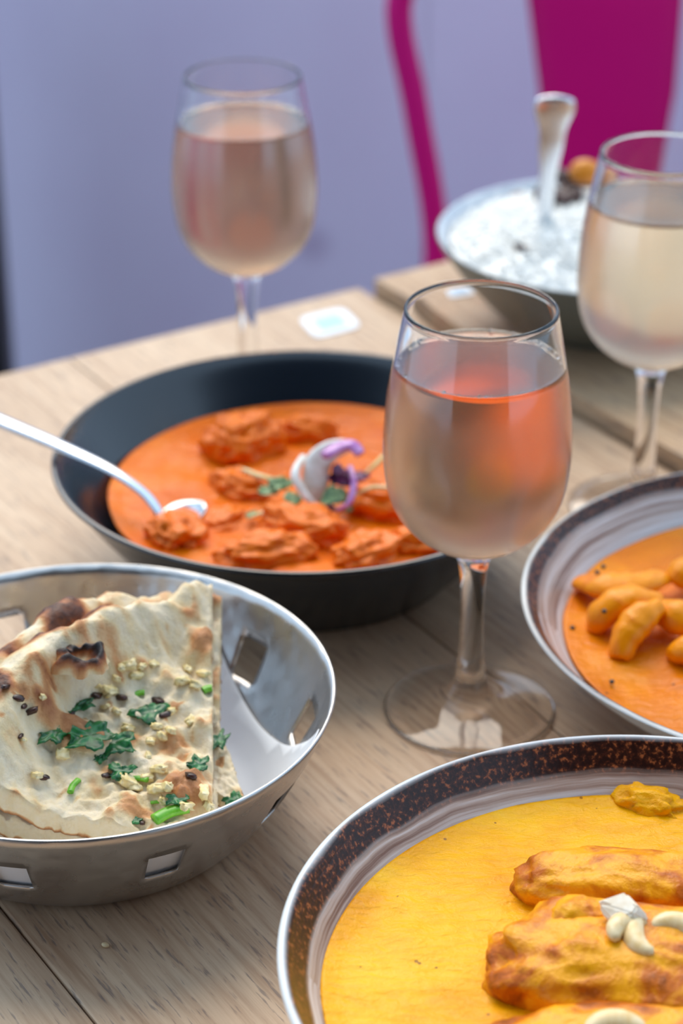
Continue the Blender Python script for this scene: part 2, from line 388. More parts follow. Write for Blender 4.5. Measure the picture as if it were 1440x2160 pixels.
table('dining_table', 'light wooden plank table carrying the curries and naan in the foreground',
      [(-.14, .0575), (.0583, .2575), (.2583, .5046), (.5054, .7015)], -1.082, .15, 0.0, .034, M_WOOD, (.1, .5, FZ))
T2Z = .010
table('dining_table', 'slightly higher wooden table behind, under the bowl of white rice',
      [(.7045, .905), (.9058, 1.105), (1.1058, 1.305)], -1.069, .1, T2Z, .034, M_WOOD2, (.75, 1.1, FZ))

def sticker(corners, z, label):
    c = sum(corners, Vector())/4; root = None
    def sheet(name, cs, z0, z1, m, par, r=.22):
        pts = []
        for i in range(4):                                  # rounded corners
            p, q, s = cs[i], cs[(i+1) % 4], cs[i-1]
            for t in range(5):
                u = t/4; a = p+(s-p)*r*(1-u)**2; b = (q-p)*r*u**2; pts.append(a+b)
        k = len(pts); vs = [Vector((p.x, p.y, z0)) for p in pts]+[Vector((p.x, p.y, z1)) for p in pts]
        fs = [tuple(range(k-1, -1, -1)), tuple(range(k, 2*k))]+[(i, (i+1) % k, k+(i+1) % k, k+i) for i in range(k)]
        return recalc(obj(name, vs, fs, m, par, smooth=False, at=None if par else c))
    root = sheet('sticker', corners, z+.0001, z+.0007, M_STICK, None)
    tag(root, label, 'sticker')
    sheet('print_panel', [c+(p-c)*.58 for p in corners], z+.0007, z+.0009, M_STICKBLUE, root, .12)
sticker([bp(*p) for p in ((628, 673), (723, 650), (763, 690), (666, 715))], 0, 'white sticker with pale blue panel near the far corner of the front table')
sticker([bp(*p, T2Z) for p in ((922, 605), (985, 598), (1000, 620), (940, 628))], T2Z, 'white and pale blue sticker beside the rice bowl on the rear table')

# ------------------------------------------------------------------ magenta metal chair behind the far table
CY = 1.75
def make_chair():
    root = empty('metal_chair', (.205, CY-.17, FZ), 'magenta painted metal chair with wide central back slat behind the rice bowl', 'chair')
    cx = .205
    left = [(.062-cx, -.30), (.078-cx, -.16), (.0605-cx, -.04), (.046-cx, .03), (.0475-cx, .062), (.062-cx, .088), (.10-cx, .098), (0, .10)]
    pts = [(cx+x, CY, z) for x, z in left]+[(cx-x, CY, z) for x, z in left[-2::-1]]
    obj('back_frame', *sweep(curve3(pts, 8), .0105, .0105, 12, (0, 1, 0)), M_MAGENTA, root)
    prof = [(-.0635, .094, .0615), (-.0600, .055, .061), (-.048, -.02, .0600), (-.038, -.09, .052), (-.030, -.16, .046), (-.026, -.30, .042)]
    vs, fs = [], []
    K = 9
    for side in (-.0025, .0025):
        for l, z, r in prof:
            for k in range(K):
                x = l+(r-l)*k/(K-1); vs.append((cx+x, CY+side-.006*math.cos((k/(K-1)-.5)*PI), z))
    P_ = len(prof); h = P_*K
    for i in range(P_-1):
        for k in range(K-1):
            a = i*K+k; fs.append((a, a+1, a+K+1, a+K)); fs.append((h+a+K, h+a+K+1, h+a+1, h+a))
        for k in (0, K-1):
            a = i*K+k; fs.append((a, a+K, h+a+K, h+a))
    for i in (0, P_-1):
        for k in range(K-1):
            a = i*K+k; fs.append((a, a+1, h+a+1, h+a))
    recalc(obj('back_slat', vs, fs, M_MAGENTA, root))
    s = [(cx-.17, CY-.35), (cx+.17, CY-.35), (cx+.145, CY+.005), (cx-.145, CY+.005)]
    vs = [(x, y, z) for z in (-.325, -.30) for x, y in s]
    so = recalc(obj('seat', vs, [(3, 2, 1, 0), (4, 5, 6, 7), (0, 1, 5, 4), (1, 2, 6, 5), (2, 3, 7, 6), (3, 0, 4, 7)], M_MAGENTA, root, smooth=False))
    bv = so.modifiers.new('bevel', 'BEVEL'); bv.width = .012; bv.segments = 3
    for sx in (-1, 1):
        obj('leg', *sweep([(cx+sx*.155, CY-.335, -.315), (cx+sx*.195, CY-.38, FZ+.001)], [.016, .011], None, 10), M_MAGENTA, root)
        obj('leg', *sweep([(cx+sx*.135, CY-.01, -.315), (cx+sx*.175, CY+.05, FZ+.001)], [.016, .011], None, 10), M_MAGENTA, root)
make_chair()

# ------------------------------------------------------------------ wine glasses
def glass_profiles():
    foot = [(0, 0.0), (.030, 0.0), (.0352, .0003), (.0360, .0011), (.0354, .0019), (.028, .0034), (.018, .0050), (.0122, .0076), (.0086, .0122)]
    stem = [(.0086, .0122), (.0072, .0150), (.0060, .0205), (.0053, .032), (.0049, .046), (.0050, .058), (.0057, .068), (.0070, .0745), (.0086, .0778)]
    outer = [(.0086, .0778), (.0130, .0803), (.0195, .0838), (.0262, .0892), (.0320, .0965), (.0358, .1060), (.0376, .1190), (.0377, .1310), (.0369, .1430), (.0356, .1535), (.0337, .1640), (.0318, .1745), (.0302, .1830)]
    outer = smooth_profile(outer, 4)
    T = .0013
    lip = [(.0302, .1840), (.0298, .1847), (.0292, .1849), (.0287, .1843)]
    inner = [(max(0, r-T*(1+max(0, (.0865-z))*90)), z+.0006+max(0, .088-z)*.22) for r, z in reversed(outer) if r > .012]
    inner = [p for p in inner if p[1] < .1835]+[(0, .0835)]
    return smooth_profile(foot, 4), smooth_profile(stem, 5), outer+lip+inner, inner
FOOT, STEM, BOWLP, INNER = glass_profiles()
def wine_glass(x, y, z0, label, wlabel, wmat, level, seed):
    root = empty('wine_glass', (x, y, z0), label, 'wine glass', 'wine glasses on the front table')
    recalc_skip = (x, y, z0)
    def rv(name, prof, mat, n=96):
        vs, fs = revolve(prof, n, (x, y, z0)); o = obj(name, vs, fs, mat, root); return o
    for nm, p, m in (('foot', FOOT, M_GLASS), ('stem', STEM, M_GLASS), ('bowl', BOWLP, M_GLASSF)):
        o = rv(nm, p, m)
        if nm == 'bowl':
            o.data.flip_normals() if o.data.polygons[len(o.data.polygons)//8].normal.dot(o.data.polygons[len(o.data.polygons)//8].center*Vector((1, 1, 0))) < 0 else None
        else:
            k = len(o.data.polygons)//2; pl = o.data.polygons[k]
            if pl.normal.dot(Vector((pl.center.x, pl.center.y, 0))) < 0: o.data.flip_normals()
    # the drink
    ins = [(r+.00025, z-.0001) for r, z in INNER if z < level and r > 0]
    rt = lerp_table(sorted((z, r) for r, z in INNER if r > .005), level)+.00025
    prof = [(0, level-.0006), (rt*.6, level-.0006), (rt*.9, level-.0005), (rt*.97, level-.0002), (rt, level+.0004)]+ins+[(0, .0833)]
    vs, fs = revolve(prof, 96, (x, y, z0)); w = recalc(obj('rose_wine', vs, fs, wmat, at=(x, y, z0+.0833)))
    tag(w, wlabel, 'wine', 'pink wine in the glasses')
    # bubbles clinging to the wine's edge, a few drops on the inside of the wall
    rnd = random.Random(seed); V, F = ico(2); bv, bf = [], []
    for k in range(34):
        a = rnd.choice((rnd.gauss(2.9, .35), rnd.gauss(.5, .4), rnd.gauss(-1.5, 1.2))); s = rnd.uniform(.0004, .0011)
        c = Vector((x+(rt-.0012)*math.cos(a), y+(rt-.0012)*math.sin(a), z0+level+.0002)); n0 = len(bv)
        bv += [c+v*s for v in V]; bf += [tuple(i+n0 for i in f) for f in F]
    bo = obj('bubbles', bv, bf, M_GLASS, w); bo['kind'] = 'stuff'
    return root
G1 = wine_glass(.0543, .8147, 0, 'nearest stemmed glass of pink wine, in sharp view beside the naan bowl', 'pink wine filling the nearest stemmed glass', M_WINE, .1615, 1)
G2 = wine_glass(-.0502, 1.1194, 0, 'stemmed wine glass at the back, behind the black curry bowl', 'pink wine in the glass behind the black bowl', M_WINE, .1610, 2)
G3 = wine_glass(.1492, .9999, 0, 'stemmed wine glass cut by the right edge, before the rice bowl', 'pale peach wine in the glass at the right edge', M_WINE2, .1610, 3)

# ------------------------------------------------------------------ bowls
def bowl(name, label, c, prof_out, prof_in, mat_in, mat_out, rim_z, n=160, parts=('body', 'glaze')):
    root = empty(name, c, label, 'bowl')
    a, b = smooth_profile(prof_out, 6), smooth_profile(prof_in, 6)
    o = obj('outside', *revolve(a, n, c), mat_out, root)
    o2 = obj('inside', *revolve(b, n, c), mat_in, root)
    for q, sgn in ((o, 1), (o2, -1)):
        pl = q.data.polygons[int(len(q.data.polygons)*.6)]
        if pl.normal.dot(Vector((pl.center.x, pl.center.y, 0)))*sgn < 0: q.data.flip_normals()
    return root
# yellow curry bowl
YC = (.1036, .5810, 0.0); YR = .1244; YZ = .060
stone_out = lambda R, Z: [(0, .003), (.046, .003), (.049, 0), (.053, 0), (.056, .006), (R*.62, Z*.26), (R*.80, Z*.50), (R*.92, Z*.76), (R*.985, Z*.95), (R, Z*.985), (R-.0008, Z)]
stone_in = lambda R, Z: [(0, .0085), (.05, .0095), (R*.64, Z*.28), (R*.80, Z*.49), (R*.885, Z*.70), (R*.945, Z*.89), (R-.0028, Z*.995), (R-.0008, Z)]
M_GLZ_Y = mat_glaze('brown_rim_glaze', YR, (.918, .974, .84), 0)
bowl('stoneware_bowl', 'cream stoneware bowl with brown speckled rim, holding yellow curry in front', YC, stone_out(YR, YZ), stone_in(YR, YZ), M_GLZ_Y, M_POTOUT, YZ)
MC = (.2037, .8250, 0.0); MR = .1280; MZ = .048
M_GLZ_M = mat_glaze('brown_rim_glaze_soft', MR, (.940, .982, .86), 0)
bowl('stoneware_bowl', 'pale stoneware bowl with brown rim, holding amber curry at the right edge', MC, stone_out(MR, MZ), stone_in(MR, MZ), M_GLZ_M, M_POTOUT, MZ)
BC = (-.0175, .9501, 0.0); BR = .1174; BZ = .055
bowl('black_bowl', 'wide matt black bowl of red orange curry in the middle', BC,
     [(0, .002), (.064, .002), (.066, 0), (.071, 0), (.075, .004), (.090, .020), (.103, .036), (.1125, .0495), (.1168, .0540), (BR, .0552), (.1168, BZ+.0012)],
     [(0, .005), (.062, .0055), (.074, .0095), (.089, .0245), (.101, .0395), (.1105, .0515), (.1140, .0552), (.1155, .0563), (.1168, BZ+.0012)], M_BLACK, M_BLACK, BZ)

# hammered steel bowl with square holes
SC = (-.1019, .7434, 0.0); SR = .0993; SZ = .055
def steel_profile(z):       # radius of the wall at height z
    return lerp_lin([(0, .0600), (.0015, .0655), (.005, .0700), (.012, .0762), (.0245, .0850), (.0365, .0915), (.046, .0958), (.055, .0993)], z)
def lerp_lin(tab, x):
    if x <= tab[0][0]: return tab[0][1]
    for (a, va), (b, vb) in zip(tab, tab[1:]):
        if x <= b: return va+(vb-va)*(x-a)/(b-a)
    return tab[-1][1]
def steel_bowl():
    root = empty('steel_bowl', SC, 'hammered steel bowl with square cut holes, holding garlic naan', 'bowl')
    zs = [0, .0007, .0015, .003, .005, .0085, .012, .016, .0195, .0230, .0268, .0305, .0342, .0380, .042, .046, .0505, .055]
    nt = 240; vs, fs = [], []
    rows = []
    for r in (0.0, .02, .04, .055):
        rows.append([(r, 0.0008)])
    vs.append(Vector(SC)+Vector((0, 0, .0008)))
    ringlist = [(.02, .0008), (.04, .0008), (.055, .0008)]+[(steel_profile(z), z+.0008) for z in zs]
    for r, z in ringlist:
        for k in range(nt):
            a = 2*PI*k/nt; vs.append(Vector(SC)+Vector((r*math.cos(a), r*math.sin(a), z)))
    for k in range(nt): fs.append((0, 1+k, 1+(k+1) % nt))
    hole_c = [round(((math.radians(-100+36*i)) % (2*PI))/(2*PI)*nt) for i in range(10)]
    holes = set()
    for h in hole_c:
        for d in range(-3, 3): holes.add((h+d) % nt)
    for i in range(len(ringlist)-1):
        z0, z1 = ringlist[i][1]-.0008, ringlist[i+1][1]-.0008
        for k in range(nt):
            if z0 > .0225 and z1 < .0385 and k in holes: continue
            a = 1+i*nt+k; b = 1+i*nt+(k+1) % nt; fs.append((a, b, b+nt, a+nt))
    o = obj('shell', vs, fs, M_STEEL, root); recalc(o)
    s = o.modifiers.new('thickness', 'SOLIDIFY'); s.thickness = .0011; s.offset = 0
    return root
steel_bowl()
# greaseproof paper lying in the steel bowl
def paper():
    bm = bmesh.new(); n = 160; ring = []
    prof = [(0, .0030), (.02, .0030), (.04, .0030), (.055, .0031), (.064, .0040), (.0685, .0068), (.0735, .0128), (.0785, .0195), (.0822, .0250), (.0860, .0310), (.0895, .0375), (.0925, .0440), (.0940, .0475)]
    vs, fs = revolve(prof, n, (0, 0, 0))
    rows = [bm.verts.new(v) for v in vs]
    for f in fs: bm.faces.new([rows[i] for i in f])
    for v in bm.verts:
        r = math.hypot(v.co.x, v.co.y)
        if r > .06: k = .0007*noise.noise(v.co*55); v.co.x += k*v.co.x/r; v.co.y += k*v.co.y/r
    p, q = Vector((-.050, .811, 0))-Vector(SC), Vector((-.0087, .7273, 0))-Vector(SC)
    d = (q-p).normalized(); nrm = Vector((-d.y, d.x, 0))
    if nrm.dot(-p) > 0: nrm = -nrm
    bmesh.ops.bisect_plane(bm, geom=bm.verts[:]+bm.edges[:]+bm.faces[:], plane_co=p, plane_no=nrm, clear_outer=True)
    bmesh.ops.bisect_plane(bm, geom=bm.verts[:]+bm.edges[:]+bm.faces[:], plane_co=(-.02, .055, 0), plane_no=(-.35, .93, 0), clear_outer=True)
    m = bpy.data.meshes.new('paper'); bm.to_mesh(m); bm.free(); m.materials.append(M_PAPER)
    m.polygons.foreach_set('use_smooth', [True]*len(m.polygons))
    o = bpy.data.objects.new('paper_liner', m); COL.objects.link(o); o.location = SC
    s = o.modifiers.new('thickness', 'SOLIDIFY'); s.thickness = .0003; s.offset = 1
    tag(o, 'white greaseproof paper lining the steel naan bowl', 'paper')
paper()

# rice bowl on the second table
RC = (.1483, 1.2136, T2Z); RR = .0944; RZ = .055
bowl('rice_bowl', 'grey bowl with pale inside, heaped with white rice at the back', RC,
     [(0, .003), (.036, .003), (.038, 0), (.042, 0), (.046, .004), (.062, .014), (.080, .032), (.090, .046), (RR, .0535), (RR-.0008, RZ)],
     [(0, .007), (.040, .008), (.058, .016), (.075, .032), (.086, .046), (.0915, .054), (RR-.0008, RZ)], M_GREYIN, M_GREYBOWL, RZ)

# ------------------------------------------------------------------ sauces
def sauce(name, label, c, R, z, mat, amp, freq, seed, edge=.0012, extra=None, n=160, rings=70):
    vs, fs = [Vector((c[0], c[1], z))], []
    so = Vector((seed*3.3, seed*5.7, 0))
    def hz(x, y, s):
        p = Vector((x, y, 0))*freq+so
        h = amp*(noise.noise(p)+.5*noise.noise(p*2.7))
        if extra: h += extra(x, y)
        return z+h*(1-s**6)+edge*max(0, s-.93)/.07
    for i in range(1, rings+1):
        s = i/rings
        for k in range(n):
            a = 2*PI*k/n; rr = R*s*(1+(.012*noise.noise(Vector((math.cos(a)*3, math.sin(a)*3, seed))) if i == rings else 0))
            x, y = c[0]+rr*math.cos(a), c[1]+rr*math.sin(a); vs.append(Vector((x, y, hz(x, y, s))))
    for k in range(n): fs.append((0, 1+k, 1+(k+1) % n))
    for i in range(rings-1):
        for k in range(n):
            a = 1+i*n+k; b = 1+i*n+(k+1) % n; fs.append((a, a+n, b+n, b))
    # underside so that the sauce has body
    m0 = len(vs); last = 1+(rings-1)*n
    for k in range(n):
        a = 2*PI*k/n; vs.append(Vector((c[0]+R*.80*math.cos(a), c[1]+R*.80*math.sin(a), max(.012, z-.016))))
    for k in range(n): fs.append((last+k, m0+k, m0+(k+1) % n, last+(k+1) % n))
    fs.append(tuple(range(m0+n-1, m0-1, -1)))
    o = obj(name, vs, fs, mat, at=(c[0], c[1], z)); recalc(o)
    return tag(o, label, 'curry', kind='stuff')
YS = .0415
def streaks(x, y):
    t = (x*.35+y*.95)*420+noise.noise(Vector((x, y, 0))*60)*5
    m = max(0, noise.noise(Vector((x*26+3, y*26+1, 4))))
    return .0009*m*math.sin(t)
sauce('yellow_curry', 'smooth bright yellow curry sauce in the front stoneware bowl', (YC[0]-.002, YC[1]+.001), .1088, YS, M_YSAUCE, .0011, 40, 1, extra=streaks)
sauce('orange_curry', 'red orange curry sauce filling the black bowl', (BC[0]+.004, BC[1]+.001), .0965, .0345, M_OSAUCE, .0022, 45, 2)
sauce('amber_curry', 'amber curry sauce in the bowl at the right edge', (MC[0]-.002, MC[1]-.001), .1075, .0300, M_MSAUCE, .0022, 45, 3)

# chicken pieces in the yellow curry
def meat(name, label, px, py, z, rad, rz, mat, group, seed, amp=.14, freq=1.8, rx=0, ry=0, sub=5, cat='chicken', sq=.82):
    c = bp(px, py, z)
    o = obj(name, *lump(c, rad, (rx, ry, rz), amp, freq, seed, sub, sq), mat, at=c)
    return tag(o, label, cat, group)
gY = 'chicken pieces in the yellow curry'
meat('chicken_piece', 'long browned chicken piece lying behind the cashews', 1322, 1890, YS+.001, (.0375, .0165, .0150), -.14, M_YMEAT, gY, 1, .13, 1.9)
meat('chicken_piece', 'large sauce coated chicken piece under the cashews, nearest the front', 1335, 2058, YS+.002, (.0470, .0255, .0185), -.16, M_YMEAT, gY, 2, .15, 1.9)
meat('chicken_piece', 'small sauce coated chicken knob between the two large pieces', 1216, 1946, YS+.0125, (.0105, .0080, .0085), .3, M_YMEAT, gY, 3, .2, sub=4)
meat('chicken_piece', 'sauce covered chicken piece cut by the bottom edge of the picture', 1290, 2243, YS+.001, (.046, .022, .013), .05, M_YMEAT, gY, 4, .12)
meat('chicken_piece', 'sauce lump by the far right rim of the yellow curry', 1370, 1706, YS-.002, (.013, .0075, .0075), -.3, M_YSAUCE, gY, 5, .35, 2.5, sub=4)

def cashew(px, py, z, size, rz, tilt, label, seed, half=False):
    c = bp(px, py, z); vs, fs = [], []
    K, n = 14, 14
    from mathutils import Euler
    M = Euler((tilt, tilt*.5, rz)).to_matrix()
    pts = [Vector((math.cos(a)*.55*size, math.sin(a)*.38*size-.2*size, 0)) for a in [PI*(.02+.96*k/(K-1)) for k in range(K)]]
    w = [size*.30*(math.sin(PI*(.06+.88*k/(K-1)))**.5)*(1.12-.3*k/(K-1)) for k in range(K)]
    v, f = sweep(pts, w, [q*(.55 if half else .85) for q in w], n)
    vs = [c+M @ p for p in v]
    o = obj('cashew', vs, f, M_CASHEW, at=c); recalc(o)
    return tag(o, label, 'nut', 'cashews on the yellow curry')
def broken_cashew(px, py, z, rad, rot, label, seed):
    from mathutils import Euler
    c = bp(px, py, z); M = Euler(rot).to_matrix(); rnd = random.Random(seed); b = bmesh.new()
    for k in range(15):
        v = Vector((rnd.gauss(0, 1), rnd.gauss(0, 1), rnd.gauss(0, 1))).normalized()
        b.verts.new(M @ Vector((v.x*rad[0], v.y*rad[1], v.z*rad[2])))
    bmesh.ops.convex_hull(b, input=b.verts[:]); bmesh.ops.delete(b, geom=[v for v in b.verts if not v.link_faces], context='VERTS')
    bmesh.ops.bevel(b, geom=b.edges[:], offset=.0006, segments=2, affect='EDGES')
    b.verts.index_update(); vs = [c+v.co for v in b.verts]; fs = [tuple(v.index for v in f.verts) for f in b.faces]; b.free()
    o = obj('cashew', vs, fs, M_CASHIN, at=c, smooth=False)
    return tag(o, label, 'nut', 'cashews on the yellow curry')
broken_cashew(1312, 1916, YS+.0228, (.0094, .0060, .0056), (-.25, .15, -.35), 'broken cashew with white cut face, largest of the cashew pieces', 3)
cashew(1321, 1958, YS+.0205, .0130, .75, .3, 'whole cream cashew lying left below the broken one', 1)
cashew(1351, 1976, YS+.0200, .0130, 1.75, -.2, 'cream cashew half standing upright beside the whole cashew', 2)
broken_cashew(1392, 1946, YS+.0185, (.0062, .0042, .0038), (.2, .1, -.4), 'golden cashew half right of the broken cashew', 7)
cashew(1430, 1962, YS+.0185, .0140, -.3, .3, 'cashew half cut off by the right edge of the picture', 4)
cashew(1296, 2170, YS+.0125, .0150, .1, .2, 'cashew poking out at the bottom edge between chicken pieces', 5)

# chicken in the black bowl
gO = 'chicken pieces in the orange curry'
OS = .0345
for i, (px, py, dz, rad, rz, lab) in enumerate([
    (515, 935, .004, (.0195, .0165, .0140), .7, 'tallest reddish chicken chunk, left of the onion garnish in black bowl'),
    (648, 912, .002, (.0155, .0095, .0085), -.2, 'chicken chunk behind the onion garnish in the black bowl'),
    (510, 1032, -.001, (.0165, .0120, .0085), -.5, 'dark reddish chicken chunk right of the spoon tip in black bowl'),
    (645, 1118, .001, (.0205, .0130, .0110), -.45, 'chicken chunk just in front of the onion garnish in black bowl'),
    (565, 1172, .0, (.0215, .0115, .0100), .3, 'long chicken chunk at the near rim of the black bowl'),
    (372, 1132, .0, (.0150, .0125, .0100), -.9, 'dark chicken chunk below the spoon in the black bowl'),
    (815, 1062, .003, (.0180, .0130, .0105), -.3, 'chicken chunk right of the onion garnish, beside the nearest glass'),
    (772, 1170, .0, (.0165, .0125, .0095), .8, 'chicken chunk by the near rim, left of the glass stem'),
    (465, 1108, -.004, (.0130, .0110, .0070), .9, 'low chicken chunk between spoon and near rim in the black bowl'),
    (890, 1150, .0, (.0150, .0100, .0090), .1, 'chicken chunk in black bowl seen just under the nearest glass')]):
    meat('chicken_chunk', lab, px, py, OS+dz, rad, rz, M_OMEAT, gO, 10+i, .27, 2.1, sub=5, sq=.88)

# strips in the amber curry
gM = 'curry strips in the amber curry'
MS = .0295
def strip(pts, w, h, label, seed):
    P3 = [bp(px, py, MS+dz) for px, py, dz in pts]; cv = curve3(P3, 6); k = len(cv)
    W = [w*(math.sin(PI*(.07+.86*i/(k-1)))**.45)*(1+.18*noise.noise(Vector((i*.35, seed, 0)))) for i in range(k)]
    v, f = sweep(cv, W, [q*h for q in W], 14)
    v = [p+Vector((0, 0, .0012*noise.noise(p*160+Vector((seed, 0, 0))))) for p in v]
    o = obj('curry_strip', v, f, M_MMEAT, at=P3[len(P3)//2]); recalc(o); return tag(o, label, 'curry piece', gM)
strip([(1222, 1228, .004), (1270, 1236, .009), (1340, 1232, .010), (1402, 1216, .008)], .0085, .55, 'broad flat strip at the back left of the amber curry', 1)
strip([(1252, 1330, .000), (1275, 1290, .009), (1325, 1266, .013), (1395, 1272, .011)], .0085, .75, 'arched strip rising from the middle of the amber curry', 2)
strip([(1304, 1392, .001), (1322, 1342, .008), (1352, 1304, .013), (1392, 1280, .015)], .0072, .9, 'bright curled strip standing in front of the arched one', 3)
strip([(1385, 1290, .006), (1425, 1300, .010), (1470, 1330, .006)], .0085, .8, 'dark orange strip at the right edge of the amber curry', 4)
strip([(1418, 1228, .006), (1445, 1206, .010), (1490, 1190, .006)], .0080, .8, 'yellow strip at the right edge behind the others', 5)
strip([(1425, 1380, .001), (1450, 1370, .007), (1500, 1360, .004)], .0070, .8, 'strip cut by the right edge near the front of the amber curry', 6)
def seed_at(px, py, z, r, label, group):
    c = bp(px, py, z); o = obj('mustard_seed', *lump(c, (r, r*.9, r*.8), (0, 0, px), .15, 2, px, 2), M_SEED, at=c)
    tag(o, label, 'seed', group)
for px, py, dz, lab in ((1259, 1207, .0125, 'left black seed of the pair on the broad strip'), (1272, 1195, .0115, 'right black seed of the pair behind the broad strip'), (1364, 1216, .0125, 'black seed on the right end of the broad strip'),
                        (1274, 1289, .0150, 'largest black seed, on the arched strip'), (1207, 1324, .0015, 'black seed in the sauce near the left rim of amber curry'), (1290, 1438, .0015, 'black seed in the sauce near the front rim of amber curry')):
    seed_at(px, py, MS+dz, .0012, lab, 'black seeds on the amber curry')

# garnish on the orange curry
gar = 'garnish on the orange curry'
def strand(name, pts, w, h, mat, label, cat, up=(0, 0, 1), grp=gar):
    P3 = [bp(px, py, OS+dz) for px, py, dz in pts]; cv = curve3(P3, 6); k = len(cv)
    Wd = [w*(.55+.45*math.sin(PI*min(1, .12+.8*i/(k-1)))) for i in range(k)] if not isinstance(w, list) else [lerp_lin([(j/(len(w)-1), q) for j, q in enumerate(w)], i/(k-1)) for i in range(k)]
    v, f = sweep(cv, Wd, [q*h for q in Wd], 10, up); o = obj(name, v, f, mat, at=P3[0]); recalc(o); return tag(o, label, cat, grp)
on = strand('onion_petal', [(668, 1066, .002), (665, 1020, .012), (672, 975, .021), (700, 950, .026), (735, 940, .029)], [.0035, .0062, .0062, .0050, .0030], .35, M_ONIONW, 'white onion petal with purple tip, standing up in the orange curry', 'onion', (0, -1, .3))
strand_p = curve3([bp(px, py, OS+dz) for px, py, dz in ((684, 962, .0285), (710, 945, .0300), (740, 938, .0315), (760, 958, .0285))], 6)
v_, f_ = sweep(strand_p, [.0026+.0016*math.sin(PI*i/(len(strand_p)-1)) for i in range(len(strand_p))], .0018, 10); recalc(obj('purple_tip', v_, f_, M_ONIONP, on))
strand('onion_strand', [(640, 962, .022), (622, 1000, .018), (640, 1040, .011), (668, 1072, .004)], [.0016, .0022, .0022, .0024], .8, M_ONIONW, 'thin white onion strand curving beside the onion petal', 'onion')
strand('onion_strand', [(705, 1080, .003), (735, 1062, .010), (746, 1020, .016), (738, 985, .018)], [.0015, .0016, .0016, .0014], .8, M_ONIONP, 'thin lilac onion strand curving right of the petal', 'onion')
strand('sprout_stem', [(512, 990, .0075), (545, 1003, .009), (580, 1012, .010)], .0013, .9, M_STEM, 'pale sprout stem lying left of the onion petal', 'sprout')
strand('sprout_stem', [(525, 1092, .004), (570, 1078, .0065), (618, 1068, .007)], .0013, .9, M_STEM, 'pale sprout stem lying in front of the onion petal', 'sprout')
strand('sprout_stem', [(768, 1002, .005), (790, 982, .009), (812, 958, .012)], .0013, .9, M_STEM, 'pale sprout stem pointing up beside the nearest glass', 'sprout')
strand('sprout_stem', [(750, 1045, .010), (785, 1028, .016), (830, 1030, .016)], .0010, .9, M_STEM, 'thin sprout stem touching the nearest glass outline', 'sprout')
def leaf(name, px, py, z, size, rz, tilt, mat, label, cat, grp, seed, aspect=.7, frill=0.0, lobes=5, thick=.0004, c=None):
    """a small cupped leaf with a frilled edge and thickness"""
    c = c or bp(px, py, z); n = 40; R = 5; vs, fs = [], []
    from mathutils import Euler
    M = Euler((tilt, 0, rz)).to_matrix()
    for side in (0, 1):
        vs.append(c+M @ Vector((0, 0, -side*thick)))
        for i in range(1, R+1):
            for k in range(n):
                a = 2*PI*k/n; r = size*i/R*(1+(i/R)*(frill*math.cos(lobes*a+seed+1.2*noise.noise(Vector((math.cos(a), math.sin(a), seed*1.7))))+frill*.9*noise.noise(Vector((math.cos(a)*2.5, math.sin(a)*2.5, seed*2.2)))+frill*.35*math.cos(17*a+seed)))
                zz = size*.38*noise.noise(Vector((math.cos(a)*i*.5, math.sin(a)*i*.5, seed)))*(i/R)-side*thick
                vs.append(c+M @ Vector((r*math.cos(a), r*math.sin(a)*aspect, zz)))
    h = 1+R*n
    for side in (0, 1):
        b = side*h
        for k in range(n):
            f = (b, b+1+k, b+1+(k+1) % n); fs.append(f if not side else f[::-1])
        for i in range(R-1):
            for k in range(n):
                p, q = b+1+i*n+k, b+1+i*n+(k+1) % n; f = (p, p+n, q+n, q); fs.append(f if not side else f[::-1])
    e = 1+(R-1)*n
    for k in range(n): fs.append((e+k, h+e+k, h+e+(k+1) % n, e+(k+1) % n))
    o = obj(name, vs, fs, mat, at=c); return tag(o, label, cat, grp)
for i, (px, py, dz, s, rz, t, m, lab) in enumerate([
    (590, 1020, .010, .0062, .3, .5, M_MICRO, 'grey green leaf left of the onion petal'),
    (565, 1035, .007, .0050, -.2, .3, M_MICRO, 'small dark edged leaf farthest left in the garnish'),
    (618, 1052, .008, .0062, 1.2, .4, M_MICRO, 'pale green leaf at the foot of the onion strand'),
    (706, 1045, .010, .0080, .9, .5, M_MICRO, 'green leaf right of the onion petal foot'),
    (722, 1008, .014, .0066, .4, .7, M_PURPLE, 'dark purple leaf right of the onion petal'),
    (712, 990, .019, .0045, 1.2, .8, M_PURPLE, 'small purple leaf tucked behind the onion petal'),
    (760, 1004, .006, .0046, -.3, .3, M_PURPLE, 'dark leaf tip at the right end of the garnish'),
    (742, 1068, .004, .0048, .5, .3, M_MICRO, 'pale leaf at the right front of the garnish'),
    (530, 1085, .004, .0036, .9, .3, M_MICRO, 'tiny leaf at the end of the front sprout stem'),
    (690, 1075, .005, .0050, .1, .3, M_PURPLE, 'small dark leaf under the front of the onion petal')]):
    leaf('microgreen_leaf', px, py, OS+dz, s, rz, t, m, lab, 'leaf', gar, i, .62, .12, 3)

